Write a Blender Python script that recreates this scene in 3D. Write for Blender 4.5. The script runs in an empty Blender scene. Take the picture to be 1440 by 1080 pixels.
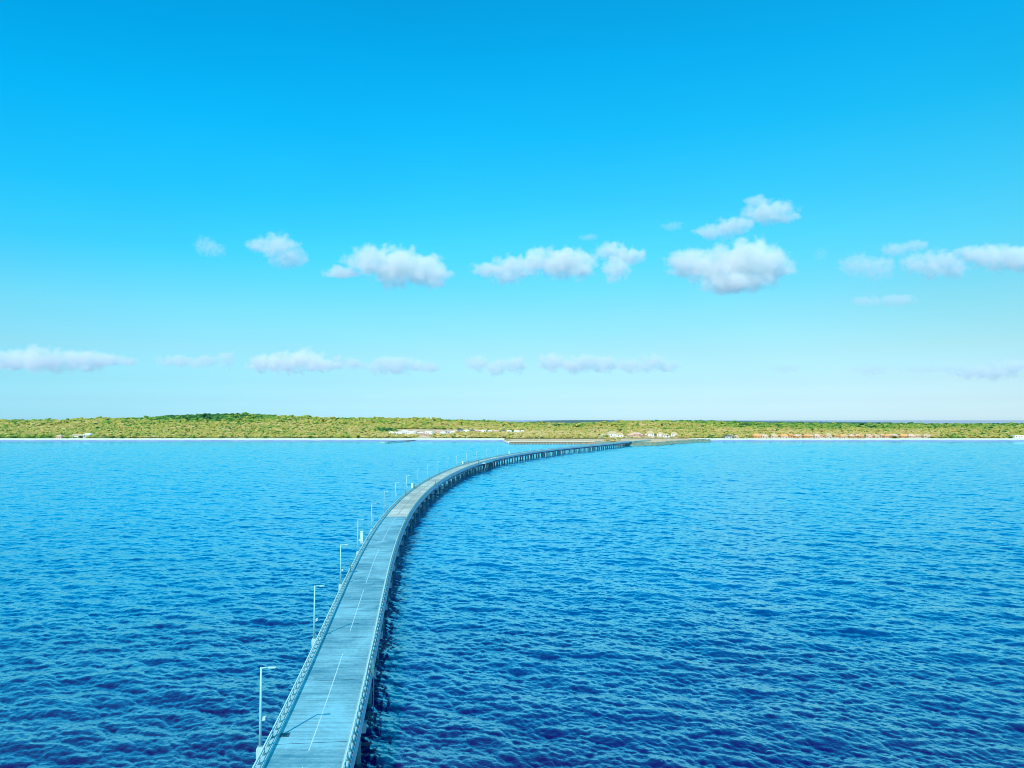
import bpy, bmesh, math, random
import numpy as np
from mathutils import Vector, Matrix

R = math.radians
sc = bpy.context.scene
col = sc.collection

# ------------------------------------------------------------------ camera, sky, sun
CAM_H = 38.0            # eye height over the water, from a ship's upper deck
F_PX, HORIZON = 1080.0, 590.5          # focal length and horizon row, in a 1440 x 1080 frame
cam_d = bpy.data.cameras.new('camera')
cam = bpy.data.objects.new('camera', cam_d); col.objects.link(cam)
cam_d.lens = 27.0; cam_d.sensor_width = 36.0
cam_d.clip_start = 0.5; cam_d.clip_end = 150000
PITCH = math.atan((HORIZON - 540) / F_PX)
cam.location = (0, 0, CAM_H); cam.rotation_euler = (math.pi / 2 + PITCH, 0, 0)
sc.camera = cam

SUN_EL, SUN_AZ = 40.0, 202.0           # azimuth clockwise from +Y: behind the camera, to its left
world = bpy.data.worlds.new('World'); sc.world = world; world.use_nodes = True
wn = world.node_tree.nodes; wl = world.node_tree.links
sky = wn.new('ShaderNodeTexSky'); sky.sky_type = 'NISHITA'; sky.sun_disc = False
sky.sun_elevation = R(SUN_EL); sky.sun_rotation = R(360 - SUN_AZ)
tc = wn.new('ShaderNodeTexCoord'); sep = wn.new('ShaderNodeSeparateXYZ')
wl.new(tc.outputs['Generated'], sep.inputs[0])
# vivid tropical sky: tint of the daylight model by height over the horizon, deeper to the left of the view and paler to the right
TINT_L = [(0.002, (0.188, 0.405, 0.621)), (0.0114, (0.15, 0.338, 0.536)), (0.0241, (0.123, 0.275, 0.433)), (0.0477, (0.107, 0.24, 0.337)), (0.0871, (0.115, 0.238, 0.282)), (0.134, (0.094, 0.268, 0.29)),
          (0.2028, (0.033, 0.306, 0.341)), (0.2692, (0.011, 0.33, 0.393)), (0.3524, (0.002, 0.361, 0.454)), (0.4274, (0.001, 0.362, 0.474)), (1.0, (.0, .33, .48))]
TINT_R = [(0.002, (0.435, 0.600, 0.83)), (0.0114, (0.35, 0.500, 0.715)), (0.0241, (0.286, 0.406, 0.578)), (0.0477, (0.245, 0.345, 0.45)), (0.0871, (0.226, 0.340, 0.367)), (0.134, (0.190, 0.370, 0.366)),
          (0.2028, (0.109, 0.43, 0.427)), (0.2692, (0.062, 0.458, 0.479)), (0.3524, (0.019, 0.48, 0.541)), (0.4274, (0.008, 0.487, 0.592)), (1.0, (.0, .40, .56))]
def sky_ramp(stops):
    n = wn.new('ShaderNodeValToRGB'); wl.new(sep.outputs['Z'], n.inputs[0]); cr = n.color_ramp
    while len(cr.elements) < len(stops): cr.elements.new(0.5)
    for e, (p, c) in zip(cr.elements, stops):
        e.position = p; e.color = (*c, 1)
    return n.outputs[0]
side = wn.new('ShaderNodeMapRange'); side.interpolation_type = 'SMOOTHSTEP'
for k, v in ((1, -.75), (2, .75)): side.inputs[k].default_value = v
wl.new(sep.outputs['X'], side.inputs[0])
tint = wn.new('ShaderNodeMix'); tint.data_type = 'RGBA'
wl.new(side.outputs[0], tint.inputs[0]); wl.new(sky_ramp(TINT_L), tint.inputs[6]); wl.new(sky_ramp(TINT_R), tint.inputs[7])
mul = wn.new('ShaderNodeMix'); mul.data_type = 'RGBA'; mul.blend_type = 'MULTIPLY'; mul.inputs[0].default_value = 1
wl.new(sky.outputs[0], mul.inputs[6]); wl.new(tint.outputs[2], mul.inputs[7])
thin = wn.new('ShaderNodeTexNoise'); thin.inputs['Scale'].default_value = 2.3; thin.inputs['Detail'].default_value = 5; thin.inputs['Distortion'].default_value = .6
veil = wn.new('ShaderNodeMapRange')
for k, v in ((1, .3), (2, .7), (3, .985), (4, 1.045)): veil.inputs[k].default_value = v
st = wn.new('ShaderNodeMapping'); st.inputs['Scale'].default_value = (1, 1, 3.2)
wl.new(tc.outputs['Generated'], st.inputs[0]); wl.new(st.outputs[0], thin.inputs['Vector']); wl.new(thin.outputs[0], veil.inputs[0])
air = wn.new('ShaderNodeVectorMath'); air.operation = 'SCALE'; wl.new(mul.outputs[2], air.inputs[0]); wl.new(veil.outputs[0], air.inputs[3])
gain = wn.new('ShaderNodeVectorMath'); gain.operation = 'SCALE'; gain.inputs[3].default_value = 3.0
wl.new(air.outputs[0], gain.inputs[0])
wl.new(gain.outputs[0], wn['Background'].inputs[0]); wn['Background'].inputs[1].default_value = 0.15

sun_d = bpy.data.lights.new('sun', 'SUN'); sun = bpy.data.objects.new('sun', sun_d); col.objects.link(sun)
sun_d.energy = 4.0; sun_d.angle = R(0.53); sun_d.color = (1.0, .92, .80)
sdir = Vector((math.sin(R(SUN_AZ)) * math.cos(R(SUN_EL)), math.cos(R(SUN_AZ)) * math.cos(R(SUN_EL)), math.sin(R(SUN_EL))))
sun.rotation_euler = sdir.to_track_quat('Z', 'Y').to_euler()
sun.location = (0, -50, 120)

sc.view_settings.view_transform = 'Standard'; sc.view_settings.look = 'None'
sc.view_settings.exposure = 0.0; sc.view_settings.gamma = 1.0
sc.render.engine = 'CYCLES'
sc.cycles.max_bounces = 16; sc.cycles.volume_bounces = 14; sc.cycles.diffuse_bounces = 3; sc.cycles.glossy_bounces = 3
sc.cycles.volume_step_rate = 0.5; sc.cycles.volume_max_steps = 256
sc.cycles.use_denoising = True; sc.cycles.filter_width = .85

rng = np.random.default_rng(7); random.seed(7)

# ------------------------------------------------------------------ helpers
def pix(x, y, z=0.0):
    """where the sight line through pixel (x, y) of the 1440 x 1080 photograph meets height z (used for surveying the place)"""
    a = (x - 720) / F_PX; b = -(y - 540) / F_PX
    d = (a, math.cos(PITCH) - b * math.sin(PITCH), math.sin(PITCH) + b * math.cos(PITCH))
    s = (z - CAM_H) / d[2]
    return d[0] * s, d[1] * s

def az(x):            # tangent of the bearing of picture column x
    return (x - 720) / F_PX / math.cos(PITCH)

class MB:
    def __init__(s): s.v = []; s.f = []; s.sm = []
    def add(s, vs, fs, smooth=False):
        o = len(s.v); s.v += [tuple(map(float, v)) for v in vs]; s.f += [tuple(i + o for i in f) for f in fs]; s.sm += [smooth] * len(fs)
    def box(s, c, d, rz=0.0):
        c = Vector(c); m = Matrix.Rotation(rz, 3, 'Z')
        vs = [c + m @ Vector((sx * d[0] / 2, sy * d[1] / 2, sz * d[2] / 2)) for sz in (-1, 1) for sx, sy in ((-1, -1), (1, -1), (1, 1), (-1, 1))]
        s.add(vs, [(3, 2, 1, 0), (4, 5, 6, 7), (0, 1, 5, 4), (1, 2, 6, 5), (2, 3, 7, 6), (3, 0, 4, 7)])
    def tube(s, pts, rad, n=8):
        pts = [Vector(p) for p in pts]; rad = rad if isinstance(rad, (list, tuple)) else [rad] * len(pts)
        vs, fs = [], []
        for i, p in enumerate(pts):
            t = (pts[min(i + 1, len(pts) - 1)] - pts[max(i - 1, 0)]).normalized()
            u = t.cross(Vector((0, 0, 1)))
            u = Vector((1, 0, 0)) if u.length < .05 else u.normalized()
            w = t.cross(u)
            for k in range(n):
                a = 2 * math.pi * k / n
                vs.append(p + (u * math.cos(a) + w * math.sin(a)) * rad[i])
        for i in range(len(pts) - 1):
            for k in range(n):
                fs.append((i * n + k, i * n + (k + 1) % n, (i + 1) * n + (k + 1) % n, (i + 1) * n + k))
        fs.append(tuple(reversed(range(n)))); fs.append(tuple(range((len(pts) - 1) * n, len(pts) * n)))
        s.add(vs, fs, True)
    def hip(s, w, d, h, z, over=.4, ridge=.45):       # a hipped roof with its eaves
        a, b = w / 2 + over, d / 2 + over; r = a * ridge if w >= d else 0
        q = 0 if w >= d else b * ridge
        vs = [(-a, -b, z), (a, -b, z), (a, b, z), (-a, b, z), (-a, -b, z + .25), (a, -b, z + .25), (a, b, z + .25), (-a, b, z + .25)]
        if w >= d: vs += [(-r, 0, z + h), (r, 0, z + h)]; top = [(4, 5, 9, 8), (5, 6, 9), (6, 7, 8, 9), (7, 4, 8)]
        else: vs += [(0, -q, z + h), (0, q, z + h)]; top = [(4, 5, 8), (5, 6, 9, 8), (6, 7, 9), (7, 4, 8, 9)]
        s.add(vs, [(3, 2, 1, 0), (0, 1, 5, 4), (1, 2, 6, 5), (2, 3, 7, 6), (3, 0, 4, 7)] + top)
    def build(s, name, m, parent=None, loc=(0, 0, 0)):
        me = bpy.data.meshes.new(name); me.from_pydata(s.v, [], s.f); me.update()
        if any(s.sm): me.polygons.foreach_set('use_smooth', s.sm)
        me.materials.append(m)
        o = bpy.data.objects.new(name, me); col.objects.link(o); o.location = loc
        if parent: o.parent = parent
        return o

def np_mesh(name, v, f, m, smooth=True, attr=None):
    v = np.asarray(v, np.float32); f = np.asarray(f, np.int32); k = f.shape[1]
    me = bpy.data.meshes.new(name)
    me.vertices.add(len(v)); me.vertices.foreach_set('co', v.ravel())
    me.loops.add(f.size); me.loops.foreach_set('vertex_index', f.ravel())
    me.polygons.add(len(f)); me.polygons.foreach_set('loop_start', np.arange(0, f.size, k, dtype=np.int32))
    me.update(calc_edges=True)
    me.polygons.foreach_set('use_smooth', np.full(len(f), smooth))
    for nm, a in (attr or {}).items():
        at = me.attributes.new(nm, 'FLOAT', 'POINT'); at.data.foreach_set('value', np.asarray(a, np.float32))
    me.materials.append(m); me.validate()
    o = bpy.data.objects.new(name, me); col.objects.link(o)
    return o

def tag(o, label=None, cat=None, group=None, kind=None):
    for k, v in (('label', label), ('category', cat), ('group', group), ('kind', kind)):
        if v: o[k] = v
    return o

def empty(name, loc, rz=0.0):
    o = bpy.data.objects.new(name, None); col.objects.link(o); o.empty_display_size = .5
    o.location = loc; o.rotation_euler = (0, 0, rz); return o

def kids(o):
    return [c for c in bpy.data.objects if c.parent == o]

def copy_tree(o, parent=None):
    c = o.copy(); col.objects.link(c)
    if parent: c.parent = parent
    for ch in kids(o): copy_tree(ch, c)
    return c

ONES = 'first second third fourth fifth sixth seventh eighth ninth tenth eleventh twelfth thirteenth fourteenth fifteenth sixteenth seventeenth eighteenth nineteenth'.split()
TENS = {2: 'twent', 3: 'thirt', 4: 'fort', 5: 'fift', 6: 'sixt', 7: 'sevent', 8: 'eight', 9: 'ninet'}
def nth(n):
    if n < 20: return ONES[n - 1]
    if n >= 100: return 'hundredth' if n == 100 else 'hundred-and-' + nth(n - 100)
    t, u = divmod(n, 10)
    return TENS[t] + 'ieth' if u == 0 else TENS[t] + 'y-' + ONES[u - 1]

class NT:
    """short hand for a material's nodes"""
    def __init__(s, name):
        s.m = bpy.data.materials.new(name); s.m.use_nodes = True
        s.n = s.m.node_tree.nodes; s.l = s.m.node_tree.links
        s.b = s.n['Principled BSDF']; s.out = s.n['Material Output']
    def new(s, t, **kw):
        n = s.n.new('ShaderNode' + t)
        for k, v in kw.items(): setattr(n, k, v)
        return n
    def put(s, sock, v):
        if isinstance(v, bpy.types.NodeSocket): s.l.new(v, sock)
        else: sock.default_value = v
    def math(s, op, a, b=0.0, c=0.0, clamp=False):
        n = s.new('Math', operation=op, use_clamp=clamp)
        for i, q in enumerate((a, b, c)): s.put(n.inputs[i], q)
        return n.outputs[0]
    def noise(s, vec, scale, detail=4.0, rough=.55, dist=0.0):
        n = s.new('TexNoise'); s.put(n.inputs['Vector'], vec)
        n.inputs['Scale'].default_value = scale; n.inputs['Detail'].default_value = detail
        n.inputs['Roughness'].default_value = rough; n.inputs['Distortion'].default_value = dist
        return n.outputs[0]
    def ramp(s, fac, stops, interp='LINEAR'):
        n = s.new('ValToRGB'); s.put(n.inputs[0], fac); r = n.color_ramp; r.interpolation = interp
        while len(r.elements) < len(stops): r.elements.new(.5)
        for e, (p, c) in zip(r.elements, stops):
            e.position = p; e.color = (*c, 1) if len(c) == 3 else c
        return n.outputs[0]
    def mix(s, fac, a, b, blend='MIX'):
        n = s.new('Mix', data_type='RGBA', blend_type=blend)
        s.put(n.inputs[0], fac); s.put(n.inputs[6], a if isinstance(a, bpy.types.NodeSocket) else (*a, 1)); s.put(n.inputs[7], b if isinstance(b, bpy.types.NodeSocket) else (*b, 1))
        return n.outputs[2]
    def coord(s, which='Object', scale=None, rot=None):
        t = s.new('TexCoord').outputs[which]
        if scale is None and rot is None: return t
        m = s.new('Mapping'); s.l.new(t, m.inputs[0])
        if scale: m.inputs['Scale'].default_value = scale
        if rot: m.inputs['Rotation'].default_value = rot
        return m.outputs[0]
    def bump(s, h, strength, dist=1.0):
        n = s.new('Bump'); s.put(n.inputs['Height'], h); n.inputs['Strength'].default_value = strength; n.inputs['Distance'].default_value = dist
        s.l.new(n.outputs[0], s.b.inputs['Normal'])

def mat(name, c, rough=.6, var=.15, scale=.6, metal=0.0, bump=0.0, dark=None):
    """a weathered surface: its colour with two sizes of mottling"""
    t = NT(name); p = t.coord()
    n1 = t.noise(p, scale, 5, .6); n2 = t.noise(p, scale * 9, 3, .6)
    f = t.math('ADD', t.math('MULTIPLY', n1, .65), t.math('MULTIPLY', n2, .35))
    lo = dark or tuple(q * (1 - 1.6 * var) for q in c); hi = tuple(min(1, q * (1 + var)) for q in c)
    t.put(t.b.inputs['Base Color'], t.ramp(f, [(.32, lo), (.5, c), (.68, hi)]))
    t.b.inputs['Roughness'].default_value = rough; t.b.inputs['Metallic'].default_value = metal
    if bump: t.bump(n2, bump, .05)
    return t.m

# ------------------------------------------------------------------ water
def wave_tile(N, L, lmin, lmax, wind, vel, rms_slope, seed, fall=4.0, spread=2.4, cross=.12):
    """one patch of wind sea by inverse FFT: height and two horizontal (chop) fields, periodic over L metres"""
    g = np.random.default_rng(seed)
    k1 = 2 * np.pi * np.fft.fftfreq(N, L / N); kx, ky = np.meshgrid(k1, k1); k = np.hypot(kx, ky); k[0, 0] = 1
    cosw = (kx * wind[0] + ky * wind[1]) / k
    Lp = vel * vel / 9.81
    S = np.exp(-1 / (k * Lp) ** 2) / k ** fall * (cross + np.abs(cosw) ** spread)
    S *= (k < 2 * np.pi / lmin) * (k > 2 * np.pi / lmax); S[0, 0] = 0
    h = np.sqrt(S) * (g.standard_normal((N, N)) + 1j * g.standard_normal((N, N)))
    z = np.fft.ifft2(h); sc_ = rms_slope / math.sqrt(2 * np.mean(np.fft.ifft2(1j * k * h).real ** 2) + 1e-30)
    dx = np.fft.ifft2(1j * kx / k * h).real; dy = np.fft.ifft2(1j * ky / k * h).real
    cr = np.fft.ifft2(k * h).real                    # sharpness of the crests
    return z.real * sc_, dx * sc_, dy * sc_, cr * sc_, L

def sample(tile, x, y, rot=0.0):
    c, s = math.cos(rot), math.sin(rot); L = tile[4]; N = tile[0].shape[0]
    u = (x * c + y * s) / L % 1.0 * N; v = (-x * s + y * c) / L % 1.0 * N
    i0 = np.floor(u).astype(np.int64); j0 = np.floor(v).astype(np.int64); fu = u - i0; fv = v - j0
    i0 %= N; j0 %= N; i1 = (i0 + 1) % N; j1 = (j0 + 1) % N
    out = [(a[j0, i0] * (1 - fu) + a[j0, i1] * fu) * (1 - fv) + (a[j1, i0] * (1 - fu) + a[j1, i1] * fu) * fv for a in tile[:4]]
    return out[0], out[1] * c - out[2] * s, out[1] * s + out[2] * c, out[3]

def make_water():
    # finer towards the pier head, coarser towards the horizon
    rs = [0.5, 10, 25, 38]
    r = 45.0
    while r < 1480: rs.append(r); r *= 1 + .0023
    while r < 90000: rs.append(r); r *= 1.06
    rs = np.array(rs)
    fine = np.arange(-R(43), R(43), .00125); coarse = np.linspace(R(43), 2 * math.pi - R(43), 160)[:-1]
    th = np.concatenate([fine, coarse])
    nr, nt_ = len(rs), len(th)
    rr, tt = np.meshgrid(rs, th, indexing='ij')
    x = (rr * np.sin(tt)).ravel(); y = (rr * np.cos(tt)).ravel()
    swell = wave_tile(256, 331.0, 7.0, 80, (-.70, -.71), 6.0, .065, 9, 4.0, 2.0, .10)
    big = wave_tile(512, 157.0, .9, 40, (-.55, -.84), 3.5, .235, 3, 3.75, 2.4, .09)
    sml = wave_tile(1024, 53.0, .2, 1.7, (-.30, -.95), 1.7, .26, 5, 3.7, 3.2, .06)
    z = np.zeros_like(x); crest = np.zeros_like(x); X = x.copy(); Y = y.copy()
    rf = rr.ravel()
    amp = np.clip(1 - (rf - 1380) / 500, 0, 1)
    shore = np.clip((1345 - y) / 200, .6, 1)
    patch = 1 + .28 * np.sin(x / 61 + 1.3 * np.sin(y / 83)) * np.sin(y / 97 + x / 140)      # gusts
    for tile, rot, ch, g in ((swell, .1, .6, 1.0), (big, .25, 1.15, 1.0), (sml, -.6, 1.1, 1.0)):
        a, b, c, cr = sample(tile, x, y, rot)
        k = amp * shore * (patch if tile is sml else 1) * g
        z += a * k; crest += cr * k; X -= b * k * ch; Y -= c * k * ch
    v = np.stack([X, Y, z], 1)
    i = np.arange(nr - 1)[:, None]; j = np.arange(nt_)[None, :]; jn = (j + 1) % nt_
    f = np.stack([i * nt_ + j, i * nt_ + jn, (i + 1) * nt_ + jn, (i + 1) * nt_ + j], -1).reshape(-1, 4)
    t = NT('sea_water'); p = t.coord()
    sp = t.new('SeparateXYZ'); t.l.new(p, sp.inputs[0])
    # deep navy off the pier head, turquoise over the sandy shelf towards the beach
    n = t.noise(t.coord(scale=(.004, .008, .01)), 1.0, 4, .55)
    d = t.math('ADD', t.math('MULTIPLY', sp.outputs['Y'], 1 / 1400.0), t.math('MULTIPLY', t.math('SUBTRACT', n, .5), .22))
    c = t.ramp(d, [(.045, (.016, .001, .08)), (.075, (.008, .005, .105)), (.115, (.0, .048, .205)), (.175, (.0, .13, .355)), (.27, (.0, .205, .47)), (.58, (.0, .29, .56)), (.93, (.0, .38, .60))])
    c = t.mix(t.math('MULTIPLY_ADD', sp.outputs['Y'], 1 / 1500.0, -1.7, clamp=True), c, (.10, .13, .28))      # open ocean beyond the island
    ca = t.new('Attribute', attribute_name='crest')          # glow and glitter of the sharpest crests, painted into the body colour
    c = t.mix(t.math('MULTIPLY_ADD', ca.outputs['Fac'], 1.3, -.80, clamp=True), c, (.05, .38, .52))
    q = t.coord(scale=(.9, 1.7, 1.0), rot=(0, 0, -.30))
    h = t.math('ADD', t.noise(q, 2.2, 3, .6), t.math('MULTIPLY', t.noise(q, .8, 2, .5), 1.3))
    t.n.remove(t.b)
    bp = t.new('Bump'); t.l.new(h, bp.inputs['Height']); bp.inputs['Strength'].default_value = .38; bp.inputs['Distance'].default_value = .10
    # light scattered back from within the water, under a mirror surface of water's own index
    body = t.new('BsdfDiffuse'); t.put(body.inputs['Color'], c)
    up = t.new('CombineXYZ'); up.inputs[2].default_value = 1; t.l.new(up.outputs[0], body.inputs['Normal'])
    mir = t.new('BsdfGlossy'); mir.inputs['Roughness'].default_value = .06; t.l.new(bp.outputs[0], mir.inputs['Normal']); far = t.math('MULTIPLY_ADD', sp.outputs['Y'], 1 / 1500.0, -1.7, clamp=True)
    t.put(mir.inputs['Color'], t.mix(far, (.56, .98, 1.0), (.80, .86, 1.0)))
    lw = t.new('LayerWeight'); lw.inputs['Blend'].default_value = .5; t.l.new(bp.outputs[0], lw.inputs['Normal'])
    fr = t.math('MULTIPLY_ADD', t.math('POWER', lw.outputs['Facing'], 2.7), 1.3, .01, clamp=True)     # mirror-like towards grazing angles, clear when looked straight into
    fr = t.math('MINIMUM', fr, .74)           # a rough sea never mirrors fully
    ms = t.new('MixShader'); t.l.new(fr, ms.inputs[0]); t.l.new(body.outputs[0], ms.inputs[1]); t.l.new(mir.outputs[0], ms.inputs[2])
    t.l.new(ms.outputs[0], t.out.inputs['Surface'])
    return tag(np_mesh('water', v, f, t.m, attr={'crest': crest}), kind='structure', label='choppy sea, navy near the pier head and turquoise towards the beach')
make_water()

# ------------------------------------------------------------------ land
SHORE = [(-6000, 1345), (-16, 1345), (-6, 1226), (120, 1224), (150, 1165), (168, 1134), (186, 1130), (215, 1150), (262, 1225), (325, 1330), (380, 1345), (6000, 1345)]
def shore_y(x):
    return np.interp(x, [a for a, b in SHORE], [b for a, b in SHORE]) + 3.5 * np.sin(x / 47.0) + 2 * np.sin(x / 19.0)
RIDGE_D = 2600.0
SKYLINE = [(-500, 589), (0, 588.8), (75, 588.2), (130, 585.5), (200, 584.5), (240, 582), (280, 580), (340, 579.6), (385, 582.5), (430, 584.5), (480, 586.3), (530, 586), (585, 586), (625, 587.5), (680, 589.3),
           (720, 591.3), (800, 593.2), (860, 591.2), (900, 590.2), (960, 590.8), (1000, 591.5), (1060, 592.6), (1150, 593.3), (1300, 593.3), (1440, 594), (2000, 594)]
def ridge_z(px):
    y = np.interp(px, [a for a, b in SKYLINE], [b for a, b in SKYLINE])
    return CAM_H - (y - HORIZON) / F_PX * RIDGE_D - 11.0
def land_z(x, y):
    x = np.asarray(x, float); y = np.asarray(y, float)
    d = y - shore_y(x); px = 720 + x / np.maximum(y, 1) * F_PX
    steep = ((x > -14) & (x < 330)) * 1.0
    beach = np.where(d < 0, np.maximum(d * (.16 + .4 * steep), -5), np.minimum(d * (.03 + .3 * steep), 3.0 + .6 * steep))
    zr = ridge_z(px) + 2.0 * np.sin(x / 210 + y / 330) * np.sin(y / 150)
    u = np.clip((y - 1450) / (RIDGE_D - 1450), 0, 1)
    z = beach + np.where(u > 0, (zr - 3) * (.75 * u + .25 * u * u), 0)
    back = np.clip((y - RIDGE_D) / 700, 0, 1)
    return z * (1 - back) - 6 * back

def sand_mask(x, y):
    """1 on bare cleared ground, 0 in the scrub"""
    px = 720 + x / y * F_PX
    m = np.zeros_like(px)
    def blob(x0, x1, y0, y1, soft=12):
        return np.clip((px - x0) / soft, 0, 1) * np.clip((x1 - px) / soft, 0, 1) * np.clip((y - y0) / 25, 0, 1) * np.clip((y1 - y) / 25, 0, 1)
    for b in ((548, 645, 1570, 1940), (575, 616, 1440, 1600), (620, 742, 1690, 1815), (846, 962, 1450, 1600), (1052, 1308, 1440, 1545), (96, 132, 1475, 1540), (1000, 1045, 1440, 1490), (790, 872, 2130, 2230), (1418, 1470, 1440, 1560), (708, 860, 1200, 1400), (862, 1000, 1180, 1440)):
        m = np.maximum(m, blob(*b))
    return m

def make_terrain():
    ys = np.concatenate([np.arange(1090, 1480, 7), np.arange(1480, 1900, 18), np.arange(1900, 3500, 50)])
    # rows follow the distance, columns the bearing, so that the plot widens inland
    ts = np.concatenate([np.linspace(-1.1, -.05, 240), np.linspace(-.046, .32, 300), np.linspace(.325, 1.1, 190)])
    yy, tt = np.meshgrid(ys, ts, indexing='ij'); x = (tt * yy).ravel(); y = yy.ravel()
    z = land_z(x, y)
    i = np.arange(len(ys) - 1)[:, None]; j = np.arange(len(ts) - 1)[None, :]; n = len(ts)
    f = np.stack([i * n + j, i * n + j + 1, (i + 1) * n + j + 1, (i + 1) * n + j], -1).reshape(-1, 4)
    t = NT('island_soil'); p = t.coord(); sp = t.new('SeparateXYZ'); t.l.new(p, sp.inputs[0])
    at = t.new('Attribute', attribute_name='sand')
    n1 = t.noise(p, .05, 5, .6)
    sand = t.ramp(n1, [(.3, (.72, .70, .50)), (.6, (.86, .83, .62))])
    wet = t.ramp(n1, [(.3, (.20, .30, .55)), (.7, (.34, .42, .62))])
    soil = t.ramp(t.noise(p, .03, 5, .6), [(.3, (.11, .14, .03)), (.7, (.28, .24, .07))])
    clear = t.ramp(t.noise(p, .06, 5, .7), [(.3, (.44, .28, .12)), (.5, (.74, .48, .26)), (.7, (.84, .66, .46))])
    zz = t.math('ADD', sp.outputs['Z'], t.math('MULTIPLY', t.math('SUBTRACT', n1, .5), 1.0))
    beach = t.mix(t.math('MULTIPLY_ADD', zz, 2.0, -2.3, clamp=True), wet, sand)
    inland = t.math('MULTIPLY_ADD', at.outputs['Fac'], 1.0, 0.0)
    shape = t.new('Attribute', attribute_name='inland')
    c = t.mix(shape.outputs['Fac'], beach, t.mix(inland, soil, clear))
    t.put(t.b.inputs['Base Color'], c); t.b.inputs['Roughness'].default_value = .95
    d = y - shore_y(x); st = ((x > -14) & (x < 330))
    inl = np.clip((d - np.where(st, 12, 122)) / 12, 0, 1)
    return tag(np_mesh('terrain', np.stack([x, y, z], 1), f, t.m, attr={'sand': sand_mask(x, y), 'inland': inl}), kind='structure', label='low scrub covered island with a pale beach')
make_terrain()

FAR = [(690, 16), (745, 20), (770, 33), (800, 36), (850, 37), (872, 33), (900, 29), (930, 33), (990, 33), (1040, 27), (1078, 25), (1150, 22), (1250, 14), (1310, -6)]
def make_far_hills():
    d0, n, m = 6800.0, 160, 8
    px = np.linspace(690, 1310, n); zt = np.interp(px, [a for a, b in FAR], [b for a, b in FAR]) + 2.2 * np.sin(px * .9) + 1.5 * np.sin(px * 2.3)
    v = []
    for k in range(m):
        u = k / (m - 1); prof = math.sin(math.pi * u) if 0 < k < m - 1 else -.12
        D = d0 + u * 1200
        v.append(np.stack([(px - 720) / F_PX * D, np.full(n, D), zt * prof], 1))
    i = np.arange(m - 1)[:, None]; j = np.arange(n - 1)[None, :]
    f = np.stack([i * n + j, i * n + j + 1, (i + 1) * n + j + 1, (i + 1) * n + j], -1).reshape(-1, 4)
    t = NT('far_woods'); p = t.coord(scale=(.01, .01, .05))
    t.put(t.b.inputs['Base Color'], t.ramp(t.noise(p, 1.0, 6, .7), [(.3, (.05, .10, .12)), (.7, (.11, .19, .18))])); t.b.inputs['Roughness'].default_value = .95  # blue grey of distant haze put into the woods' colour
    tag(np_mesh('hills', np.concatenate(v), f, t.m), kind='structure', label='low blue grey wooded headland on the horizon')
make_far_hills()

# ------------------------------------------------------------------ scrub and trees
def ico(sub):
    bm = bmesh.new(); bmesh.ops.create_icosphere(bm, subdivisions=sub, radius=1.0)
    v = np.array([q.co[:] for q in bm.verts]); f = np.array([[a.index for a in q.verts] for q in bm.faces]); bm.free(); return v, f

def foliage_mat(name, stops, sat=1.0):
    t = NT(name); at = t.new('Attribute', attribute_name='tint'); p = t.coord()
    n = t.noise(p, .55, 4, .7)
    f = t.math('ADD', t.math('MULTIPLY', at.outputs['Fac'], .75), t.math('MULTIPLY', t.math('SUBTRACT', n, .5), .5))
    t.put(t.b.inputs['Base Color'], t.ramp(f, stops)); t.b.inputs['Roughness'].default_value = .85
    t.b.inputs['Specular IOR Level'].default_value = .2
    return t.m
LEAF_STOPS = [(.0, (.016, .075, .03)), (.18, (.05, .16, .035)), (.32, (.14, .27, .035)), (.46, (.27, .30, .05)), (.62, (.42, .33, .07)), (.80, (.54, .37, .12)), (1.0, (.66, .48, .24))]
leaf_mat = foliage_mat('scrub_leaves', LEAF_STOPS)

def lumpy(v, g, amp):
    out = v.copy()
    for _ in range(7):
        a = g.standard_normal(3); a /= np.linalg.norm(a)
        out *= (1 + amp * np.clip(v @ a - .45, 0, 1) * g.uniform(-.6, 1.5))[:, None]
    return out * g.uniform(.86, 1.14, len(v))[:, None]

def clump_template(g, n, sub=1):
    """a rough crown of a few leaf masses"""
    bv, bf = ico(sub); V, Fc = [], []
    for k in range(n):
        c = g.normal(0, .42, 3) * (1, 1, .5); s = g.uniform(.42, .75)
        V.append(lumpy(bv, g, .7) * s * (1, 1, .8) + c); Fc.append(bf + k * len(bv))
    V = np.concatenate(V); V[:, 2] = V[:, 2] * .75 + .55
    return V, np.concatenate(Fc)

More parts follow.
